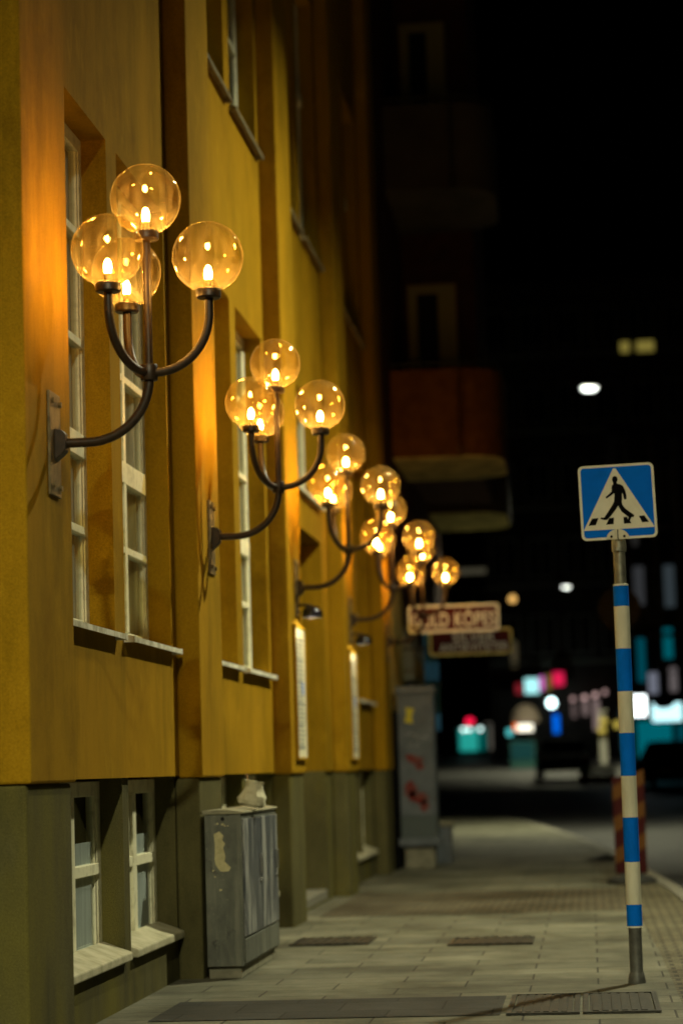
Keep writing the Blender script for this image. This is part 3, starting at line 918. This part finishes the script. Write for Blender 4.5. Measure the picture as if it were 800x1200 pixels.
def shop_sign(x0, x1, z0, z1, y, label, lines, face, arm_z):
    t = thing('shop_sign', label, 'shop sign', ((x0 + x1) / 2, y, z0), 0, 'dark red hanging shop signs')
    w, h = (x1 - x0) / 2, (z1 - z0)
    b = MB(); b.prism([(x, z + h / 2) for x, z in rrect(h / 2, .05, w=w)], -.03, .03, 'y'); pl = b.build('sign_box', m_signcream if face else m_soffit, t)
    b = MB(); b.prism([(x, z + h / 2) for x, z in rrect(h / 2 - .032, .03, w=w - .032)], -.033, -.0305, 'y'); b.build('red_field', m_signred, pl)
    for (s, ww, hh, cx, cz, m) in lines:
        text_mesh(s, .2, m, 'lettering', pl, (cx, -.038, cz), ww, hh, bold=.003)
    b = MB(); b.tube([(-w - (x0 + 2.26), 0, arm_z), (-w + .02, 0, arm_z)], .014, 8); b.build('bracket', m_lampmetal, t)
    return t
shop_sign(-2.045, -.977, 2.716, 3.043, 28.3, 'nearer dark red hanging sign with cream letters reading GULD KÖPES',
          [('GULD KÖPES', .97, .205, 0, .166, m_signcream)], True, -.10)
shop_sign(-1.905, -.88, 2.512, 2.839, 29.8, 'farther dark red hanging sign, half hidden, with the word ANTIKVITETER',
          [('SILVER', .52, .105, .04, .218, m_signgrey), ('ANTIKVITETER', .84, .10, .04, .098, m_signgrey)], False, .1)

# ------------------------------------------------------------------ tall grey cabinet
tc = thing('tall_utility_cabinet', 'tall grey utility cabinet with red graffiti and a yellow sticker, by the shop', 'utility cabinet', (-1.975, 28.2, 0))
b = MB(); b.box(-.17, .17, -.22, .22, 0, .235); b.build('concrete_foot', m_concrete, tc, bevel=.01)
b = MB(); b.box(-.235, .235, -.27, .27, .262, .35); b.box(-.19, .19, -.24, .24, .235, .262); b.build('base_flange', m_cab2, tc, bevel=.008)
b = MB(); b.box(-.205, .205, -.25, .25, .35, .60); b.build('lower_panel', m_cab2b, tc, bevel=.006)
b = MB(); b.box(-.205, .205, -.25, .25, .602, 2.0); tb = b.build('body', m_cab2, tc, bevel=.008)
b = MB(); b.box(-.225, .225, -.27, .27, 2.0, 2.09); b.build('cap', m_cab2, tc, bevel=.012)
def blob(mb, cx, cz, rx, rz, rot, y, n=26, jit=.25):
    pts = []
    for i in range(n):
        a = 2 * PI * i / n; k = 1 + random.uniform(-jit, jit)
        x, z = rx * k * math.cos(a), rz * k * math.sin(a)
        pts.append((cx + x * math.cos(rot) - z * math.sin(rot), cz + x * math.sin(rot) + z * math.cos(rot)))
    mb.prism(pts, y - .001, y, 'y')
random.seed(3)
b = MB()
for (cx, cz, a, c_, r) in ((-.02, 1.25, .11, .05, -.3), (.03, 1.17, .05, .04, 0), (-.08, .90, .07, .09, .2), (.0, .82, .12, .07, -.5), (.07, .72, .05, .07, 0)):
    b = MB(); blob(b, cx, cz, a, c_, r, -.2505); b.build('red_graffiti', m_red_spray, tb)
b = MB()
for (x0, z0, pts) in ((-.12, 1.55, 7), (-.02, 1.50, 8), (-.10, 1.42, 7)):
    p = [(x0, -.252, z0)]
    for i in range(pts): p.append((p[-1][0] + .02, -.252, z0 + random.uniform(-.05, .05)))
    b.tube(p, .004, 6)
b.build('white_tag', m_white_spray, tb)
b = MB(); b.prism([(-.13, 1.68), (-.03, 1.66), (-.04, 1.75), (-.01, 1.83), (-.11, 1.85), (-.10, 1.76)], -.252, -.2505, 'y'); b.build('yellow_sticker', m_yellow, tb)
sb = thing('grey_box', 'small grey box on the pavement just past the tall grey cabinet', 'box', (-1.80, 29.4, 0))
b = MB(); b.box(-.12, .12, -.2, .2, 0, .45); b.build('body', m_cab2, sb, bevel=.01)
b = MB(); b.box(-.14, .14, -.22, .22, .45, .50); b.build('lid', m_lid, sb, bevel=.01)

# ------------------------------------------------------------------ hanging street lamps over the road
sl_labels = ['hanging street lamp behind the viewer, above the near road', 'hanging street lamp above the near road, just over the top of the view',
             'brightest white hanging street lamp, highest in the dark sky', 'small white hanging street lamp farther up the street, lower in the sky']
for (x, y, z, k), lb in zip(STREET_LAMPS, sl_labels):
    t = thing('street_lamp', lb, 'street lamp', (x, y, z), 0, 'street lamps hung over the road')
    RD = .122 if 0 < y < 30 else (.085 if y < 0 else .10)  # ring depth shaped to cut lamp light off the upper facades
    d = MB(); d.lathe([(.26, .0), (.265, .02), (.22, .10), (.13, .17), (.06, .20), (0, .21)], (0, 0, 0), 24); d.lathe([(.25, .001), (.20, .08), (0, .12)], (0, 0, 0), 24)
    d.build('housing', m_iron, t)
    if y > 40:
        e = MB(); e.lathe([(0, -.012), (.15, -.012)], (0, 0, 0), 24); e.build('lamp_disc', EM('street_lamp_light', STREET_C, STREET * k), t)
        e = MB(); e.lathe([(.255, -.001), (.248, -.05), (.215, -.10), (.16, -.13), (.155, -.125), (.20, -.09), (.235, -.045), (.24, -.001)], (0, 0, 0), 28); e.build('cutoff_ring', EM('street_lamp_ring', (.95, 1, .9), 3.5), t)
    else:
      e = MB(); e.lathe([(0, -.004), (.15, -.004)], (0, 0, .0), 24); e.build('lamp_disc', EM('street_lamp_light', STREET_C, STREET * k), t)
      e = MB(); e.lathe([(.262, -.001), (.262, -RD), (.250, -RD - .005), (.244, -RD), (.244, -.001)], (0, 0, .0), 28); e.build('cutoff_ring', EM('street_lamp_ring', (.95, 1, .9), 3.0), t)
    if y > 40: t.scale = (.62, .62, .62)
    w = MB(); w.tube([(0, 0, .2), (0, 0, .45)], .012, 8); w.tube([(-2.3 - x if y < 30 else -9, 0, 1.0), (-2, 0, .55), (0, 0, .45), (3, 0, .6), (9, 0, 1.1)], .006, 6); w.build('span_wire', m_iron, t)

# round sign seen from behind, down the street
rs = thing('round_road_sign', 'dark round road sign down the street, half hidden behind the banded pole', 'road sign', (.50, 34.0, 0))
b = MB(); b.tube([(0, 0, 0), (0, 0, 3.55)], .03, 12); b.build('pole', m_pole_low, rs)
b = MB(); b.tube([(0, -.04, 3.28), (0, -.037, 3.28)], .30, 32); b.build('sign_disc', M('sign_back', (.07, .055, .035), .7), rs)

# ------------------------------------------------------------------ far street: buildings, shops, cars
def far_building(name, label, x0, x1, y0, y1, z0, z1, cols, rows, m, lit=(), first=4.4, wh=1.7, ww=1.1, parent_label=None):
    t = thing(name, label, 'building', (0, 0, 0))
    b = MB(); b.box(x0, x1, y0, y1, z0, z1); b.build('wall', m, t)
    b = MB(); b.box(x0 - .3, x1 + .3, y0 - .4, y1 + .3, z1 + .002, z1 + .4); b.build('roof', m_farwall2, t)
    dx = (x1 - x0) / cols; dz = (z1 - z0 - first) / rows
    for r in range(rows):
        zb = z0 + first + r * dz + dz * .25
        b = MB(); b.box(x0, x1, y0 - .10, y0 - .002, zb - .5, zb - .35); b.build('string_course', m_fartrim, t)
        for c in range(cols):
            cx = x0 + (c + .5) * dx
            fr = MB(); a0, a1 = cx - ww / 2, cx + ww / 2
            fr.box(a0 - .08, a0, y0 - .05, y0 - .002, zb - .08, zb + wh + .08); fr.box(a1, a1 + .08, y0 - .05, y0 - .002, zb - .08, zb + wh + .08)
            fr.box(a0, a1, y0 - .05, y0 - .002, zb - .08, zb); fr.box(a0, a1, y0 - .05, y0 - .002, zb + wh, zb + wh + .08); fr.box(cx - .03, cx + .03, y0 - .045, y0 - .002, zb, zb + wh)
            w = fr.build('window', m_fartrim, t)
            g = MB(); g.box(a0, a1, y0 - .02, y0 - .002, zb, zb + wh); g.build('pane', lit[(r, c)] if (r, c) in lit else m_darkglass, w)
    return t
m_litwin = EM('lit_room', (.62, .50, .10), .32)
m_litwin2 = EM('lit_room_dim', (.5, .33, .10), .16)
FB1 = far_building('far_building', 'tall dark building closing the street, two small lit windows near its roof', -4.4, 9, 112, 125, .9, 23.2, 8, 5, m_farwall2, {})
FB2 = far_building('side_building', 'dark building at far left with faint pale bands above the teal kiosk', -17, -4.6, 136, 150, 1.5, 22, 8, 5, m_farwall)
FB3 = far_building('shop_building', 'dark building at the right edge above the teal lit shop', 1.35, 12, 81, 95, .4, 12.0, 7, 2, m_farwall, {})

def lit_part(parent, name, x0, x1, z0, z1, y, col, st, depth=.05):
    b = MB(); b.box(x0, x1, y - depth, y - .002, z0, z1)
    return b.build(name, EM(name + '_glow', col, st), parent)
def emit_thing(name, label, cat, x0, x1, z0, z1, y, col, st, depth=.12, group=None, shape='box', m_case=None):
    t = thing(name, label, cat, ((x0 + x1) / 2, y, z0), 0, group)
    w, h = (x1 - x0) / 2, z1 - z0
    if shape == 'box':
        b = MB(); b.box(-w - .04, w + .04, -depth + .01, 0, -.04, h + .04); b.build('casing', m_case or m_iron, t)
        b = MB(); b.box(-w, w, -depth, -depth + .009, 0, h); b.build('lit_face', EM(name + '_light', col, st), t)
    else:
        b = MB(); b.lathe([(0, 0), (w * .8, h * .12), (w, h * .5), (w * .8, h * .88), (0, h)], (0, -depth, 0), 16); b.build('lit_glass', EM(name + '_light', col, st), t)
        b = MB(); b.tube([(0, -depth, h), (0, -depth, h + .2), (0, 0, h + .25)], .03, 8); b.build('bracket', m_iron, t)
    return t
for (x0, x1) in ((2.20, 2.62), (2.95, 3.75)):
    b = MB(); b.box(x0 - .06, x1 + .06, 111.93, 111.99, 19.98, 20.62); w_ = b.build('attic_window', m_iron, FB1)
    b = MB(); b.box(x0, x1, 111.90, 111.928, 20.04, 20.56); b.build('lit_pane', m_litwin, w_)
# teal shop at the right edge
lit_part(FB3, 'shop_window', 1.62, 2.75, .95, 2.45, 80.99, (.0, .20, .25), .55)
lit_part(FB3, 'shop_window', 2.9, 4.6, .95, 2.3, 80.99, (.0, .12, .16), .35)
lit_part(FB3, 'lit_facade_panel', 1.72, 1.98, 3.75, 5.2, 80.99, (.0, .10, .14), .55)  # these panels imitate reflections and lit wall with a faint glow of their own
lit_part(FB3, 'lit_facade_panel', 2.05, 2.36, 3.35, 4.05, 80.99, (.28, .30, .38), .5)
lit_part(FB3, 'lit_facade_panel', 2.75, 3.0, 3.4, 4.2, 80.99, (.28, .24, .24), .4)
emit_thing('shop_light_box', 'square glaring white light box beside the banded pole', 'light box', 1.49, 1.93, 2.62, 3.30, 80.8, (.9, 1, 1), 4.0)
emit_thing('shop_light_box', 'wide pale blue glowing light box above the teal shop window', 'light box', 2.12, 3.10, 2.42, 3.02, 80.8, (.55, .95, 1), 1.6)
ov = thing('oval_sign', 'black oval hanging sign in front of the pale blue light box', 'shop sign', (1.94, 62, 2.45))
b = MB(); b.prism([(.27 * math.cos(a), .17 + .17 * math.sin(a)) for a in [i * PI / 12 for i in range(24)]], -.04, .04, 'y'); b.build('sign_board', m_black, ov)
b = MB(); b.tube([(0, 0, .33), (0, 0, .9), (5.6, 0, 1.0)], .02, 8); b.build('bracket', m_black, ov)
for i, (xa, xb) in enumerate(((1.5, 1.66), (2.40, 2.55), (3.15, 3.3))):
    b = MB(); b.box(xa, xb, 80.86, 80.998, 3.4 if i else 5.3, 11.9); b.build('facade_pilaster', m_fartrim, FB3)
lit_part(FB2, 'lit_strip', -6.9, -4.75, 11.9, 12.2, 135.99, (.5, .45, .28), .10)
lit_part(FB2, 'lit_strip', -7.9, -5.2, 9.1, 9.35, 135.99, (.5, .45, .28), .07)
lit_part(FB2, 'shop_window', -5.75, -5.35, 2.0, 3.5, 135.99, (.55, .5, .4), .16)
lit_part(FB2, 'shop_window', -5.2, -4.75, 2.0, 3.7, 135.99, (.5, .4, .2), .14)
lit_part(FB1, 'lit_window_or_wall', -3.4, -3.1, 5.6, 6.8, 111.99, (.5, .4, .2), .10)  # dim glowing pane added to lift the far facade
lit_part(FB1, 'shop_window', 1.5, 2.4, 1.6, 3.6, 111.99, (.2, .5, .6), .10)
for (xa, xb, za, zb, cc, kk) in ((1.7, 2.05, 6.3, 7.6, (.4, .42, .45), .07), (2.7, 3.05, 6.2, 7.6, (.3, .4, .45), .09), (2.6, 2.9, 4.5, 5.5, (.0, .4, .5), .22), (1.7, 1.9, 8.3, 9.6, (.35, .33, .3), .05)):  # faint glowing panes added for ambience on the dark facade
    lit_part(FB3, 'lit_window_or_wall', xa, xb, za, zb, 80.99, cc, kk)
# neon fascia and lamps on the far building
emit_thing('neon_sign', 'small dim red lit sign, leftmost of the row', 'lit sign', -3.22, -2.92, 4.36, 4.83, 111.5, (.30, .02, .03), .7)
emit_thing('neon_sign', 'pale cyan lit sign beside the magenta one', 'lit sign', -2.80, -2.14, 4.36, 5.05, 111.5, (.45, 1, 1), 1.1)
emit_thing('neon_sign', 'narrow magenta lit sign at the end of the cyan one', 'lit sign', -2.13, -1.92, 4.50, 5.12, 111.45, (.75, .15, .65), .9)
emit_thing('neon_sign', 'bright crimson lit sign at the right end of the row', 'lit sign', -1.52, -1.0, 4.68, 5.3, 111.5, (.85, .015, .09), .9)
lit_part(FB1, 'lit_facade_panel', -1.9, -1.6, 4.5, 5.2, 111.99, (.16, .11, .02), .9)
emit_thing('shop_lamp', 'round white shop lamp above the upright blue sign', 'lamp', -1.80, -1.40, 3.66, 4.10, 110.6, (.7, 1, 1), 6, shape='round')
emit_thing('blue_sign', 'upright bright blue lit sign', 'lit sign', -1.56, -1.28, 2.5, 3.35, 110.6, (.0, .16, .95), .9)
for i, (x, z, st, lb) in enumerate(((-.63, 3.93, .5, 'faint pinkish lantern, leftmost of the row of four'), (-.10, 3.98, .8, 'pinkish lantern, second from left in the row of four'), (.38, 4.08, .8, 'pinkish lantern, third from left, above a long pale glow'), (.82, 4.2, .5, 'small pinkish lantern, highest and rightmost of the row of four'))):
    emit_thing('wall_lantern', lb, 'lantern', x - .10, x + .10, z, z + .22, 105 + 6.3, (.7, .45, .42), st * 1.6, group='lanterns on the far facade', shape='round')
for (x0, x1, z0, z1, k) in ((-.72, -.50, 3.2, 3.85, .10), (-.22, .06, 3.3, 3.95, .16), (.27, .56, 2.6, 4.0, .20)):
    lit_part(FB1, 'lit_window_or_wall', x0, x1, z0, z1, 111.99, (1, .72, .68), k)  # wall lit below the lanterns, imitated by glowing patches
emit_thing('shop_lamp', 'upper of two small yellow lamps near the hedge', 'lamp', .47, .80, 2.70, 2.92, 100, (.65, .50, .08), 1.0, shape='round')
emit_thing('shop_lamp', 'lower of two small yellow lamps near the hedge', 'lamp', .39, .72, 2.34, 2.56, 100, (.65, .50, .08), 1.0, shape='round')
emit_thing('shop_lamp', 'small yellow lamp peeping out left of the banded pole', 'lamp', 1.05, 1.34, 2.5, 2.8, 100, (.65, .50, .08), .9, shape='round')
b = MB(); b.box(.40, .80, 99.9, 100.0, .2, 2.3)
pst = thing('shop_post', 'pale post below the two yellow lamps', 'post', (.6, 100.05, .9))
b = MB(); b.box(-.14, .14, -.0, .12, -.3, 2.3); b.build('post', m_fartrim, pst); b = MB(); b.box(-.2, .2, -.05, .17, 2.3, 2.36); b.build('cap', m_fartrim, pst)

# teal kiosk far up the street
ki = thing('kiosk', 'teal lit kiosk far up the street with three round lamps', 'kiosk', (-5.7, 120, 1.6))
b = MB(); b.box(-.75, .75, .0, 1.6, .05, 1.45); b.build('booth', M('kiosk_teal', (.02, .2, .18), .5), ki)
b = MB(); b.box(-.62, .28, -.03, -.002, .28, 1.36); b.build('lit_window_or_wall', EM('kiosk_glow', (.02, .38, .32), .85), ki)
b = MB(); b.box(.42, .66, -.03, -.002, .3, 1.3); b.build('lit_side_window', EM('kiosk_glow_side', (.0, .16, .14), .6), ki)
b = MB(); b.box(-.85, .85, -.2, 1.7, 1.46, 1.56); b.build('roof', m_iron, ki)
for x in (-.40, -.12, .42):
    b = MB(); b.lathe([(0, -.1), (.09, -.05), (.11, 0), (.09, .07), (0, .1)], (x, -.32, 1.33), 14); b.build('round_lamp', EM('kiosk_lamp', (.75, 1, .95), 2.6), ki)
emit_thing('round_red_light', 'round red light above the teal kiosk', 'light', -5.98, -5.56, 3.17, 3.50, 119.7, (1, .01, .06), 1.6, shape='round')

# kiosk stall with parasol
sk = thing('market_stall', 'market stall with an orange and white lit board under a domed parasol', 'market stall', (-2.7, 100, .95))
b = MB(); b.box(-.5, .5, .0, 1.0, -.1, 1.15); b.build('counter', M('stall_teal', (.03, .10, .09), .6), sk)
b = MB(); b.box(-.18, .45, -.08, 0, 1.55, 1.83); b.build('lit_board', EM('stall_board', (1, .95, .75), 2.0), sk)
b = MB(); b.box(-.34, -.185, -.08, 0, 1.58, 1.86); b.build('orange_board', EM('stall_orange', (1, .16, .01), 1.5), sk)
b = MB(); b.box(-.62, -.38, -.08, 0, 1.38, 1.66); b.build('cyan_board', EM('stall_cyan', (.12, .75, .75), .9), sk)
b = MB(); b.box(-.45, .45, -.03, -.001, .4, 1.1); b.build('front_panel', EM('stall_front', (.02, .10, .09), .45), sk)
for x in (-.45, .45):
    b = MB(); b.tube([(x, .05, 1.1), (x, .05, 1.9)], .025, 8); b.build('post', m_iron, sk)
pa = thing('parasol', 'dull brown domed parasol over the market stall', 'parasol', (-2.55, 100.8, .95))
b = MB(); b.lathe([(.62, 1.9), (.60, 2.1), (.48, 2.4), (.28, 2.6), (0, 2.68)], (0, 0, 0), 16); b.build('canopy', m_canvas, pa)
b = MB(); b.tube([(0, 0, -.1), (0, 0, 2.68)], .03, 8); b.build('pole', m_iron, pa)
# amber street light
am = thing('amber_lamp', 'small amber street light left of the white ones', 'street lamp', (-2.8, 97, 7.6))
b = MB(); b.lathe([(0, 0), (.14, .05), (.16, .15), (.10, .28), (0, .3)], (0, 0, 0), 16); b.build('lit_glass', EM('amber_light', (.9, .50, .13), 1.3), am)
b = MB(); b.tube([(0, 0, .3), (0, 0, .5), (-6, 0, .8)], .03, 8); b.build('bracket', m_iron, am)

# parked cars
def make_car(loc, rz, label, m):
    t = thing('parked_car', label, 'car', loc, rz, 'dark cars parked up the street')
    prof = [(-2.1, .30), (-2.12, .62), (-2.0, .80), (-1.15, .93), (-.55, 1.38), (.95, 1.42), (1.75, .98), (2.08, .92), (2.12, .55), (2.08, .30)]
    b = MB(); nseg = 6
    for k, (hw, f) in enumerate(((-.86, 1), (.86, 1))): pass
    n = len(prof)
    for k in range(nseg + 1):
        u = -1 + 2 * k / nseg
        for (y, z) in prof:
            wz = .86 if z < .95 else .86 - (z - .95) * .42
            b.V.append((u * wz, y, z))
    for k in range(nseg):
        for i in range(n):
            j = (i + 1) % n
            b.face([k * n + i, k * n + j, (k + 1) * n + j, (k + 1) * n + i], 0, False)
    b.face([i for i in range(n)]); b.face([nseg * n + i for i in reversed(range(n))])
    body = b.build('body', m, t, bevel=.05)
    b = MB(); b.poly([(-.66, 1.06 - 2.16, 1.0), (.66, 1.06 - 2.16, 1.0), (.58, -.62, 1.36), (-.58, -.62, 1.36)]); b.build('rear_window', m_darkglass, t)
    for x in (-.78, .78):
        for y in (-1.3, 1.35):
            w = MB(); w.tube([(x - .1, y, .31), (x + .1, y, .31)], .31, 18); ww = w.build('wheel', m_tyre, t)
            r = MB(); r.tube([(x - .105, y, .31), (x + .105, y, .31)], .19, 12); r.build('rim', m_steel, ww)
    for x in (-.68, .68):
        l = MB(); l.box(x - .12, x + .12, -2.14, -2.05, .64, .76); l.build('tail_light', M('tail_lens', (.12, .005, .005), .3), t)
    p = MB(); p.box(-.25, .25, -2.15, -2.115, .45, .56); p.build('number_plate', m_fartrim, t)
    return t
make_car((-.93, 84.5, hgt(84.5) - .12), R(3), 'black parked car left of the hedge, below the upright blue sign', m_carpaint)
make_car((2.55, 76, hgt(76) - .12), R(-8), 'black parked car at the right edge, in front of the teal shop', m_carpaint)

# planter with hedge
pl = thing('hedge_planter', 'low olive hedge in a long planter beside the dark car', 'planter', (.25, 80, hgt(80) - .12))
b = MB(); b.box(-.62, .62, -.3, .3, 0, .28); b.build('planter_box', m_fartrim, pl)
random.seed(5)
b = MB()
for i in range(900):
    c = Vector((random.uniform(-.6, .6), random.uniform(-.3, .3), .26 + random.random() ** .8 * .38 * (1 - .3 * abs(random.random()))))
    u = Vector((random.gauss(0, 1), random.gauss(0, 1), random.gauss(0, 1))).normalized() * .035
    v = u.orthogonal().normalized() * .022
    b.poly([c - u, c - v, c + u, c + v])
b.build('hedge_leaves', m_leaf, pl)
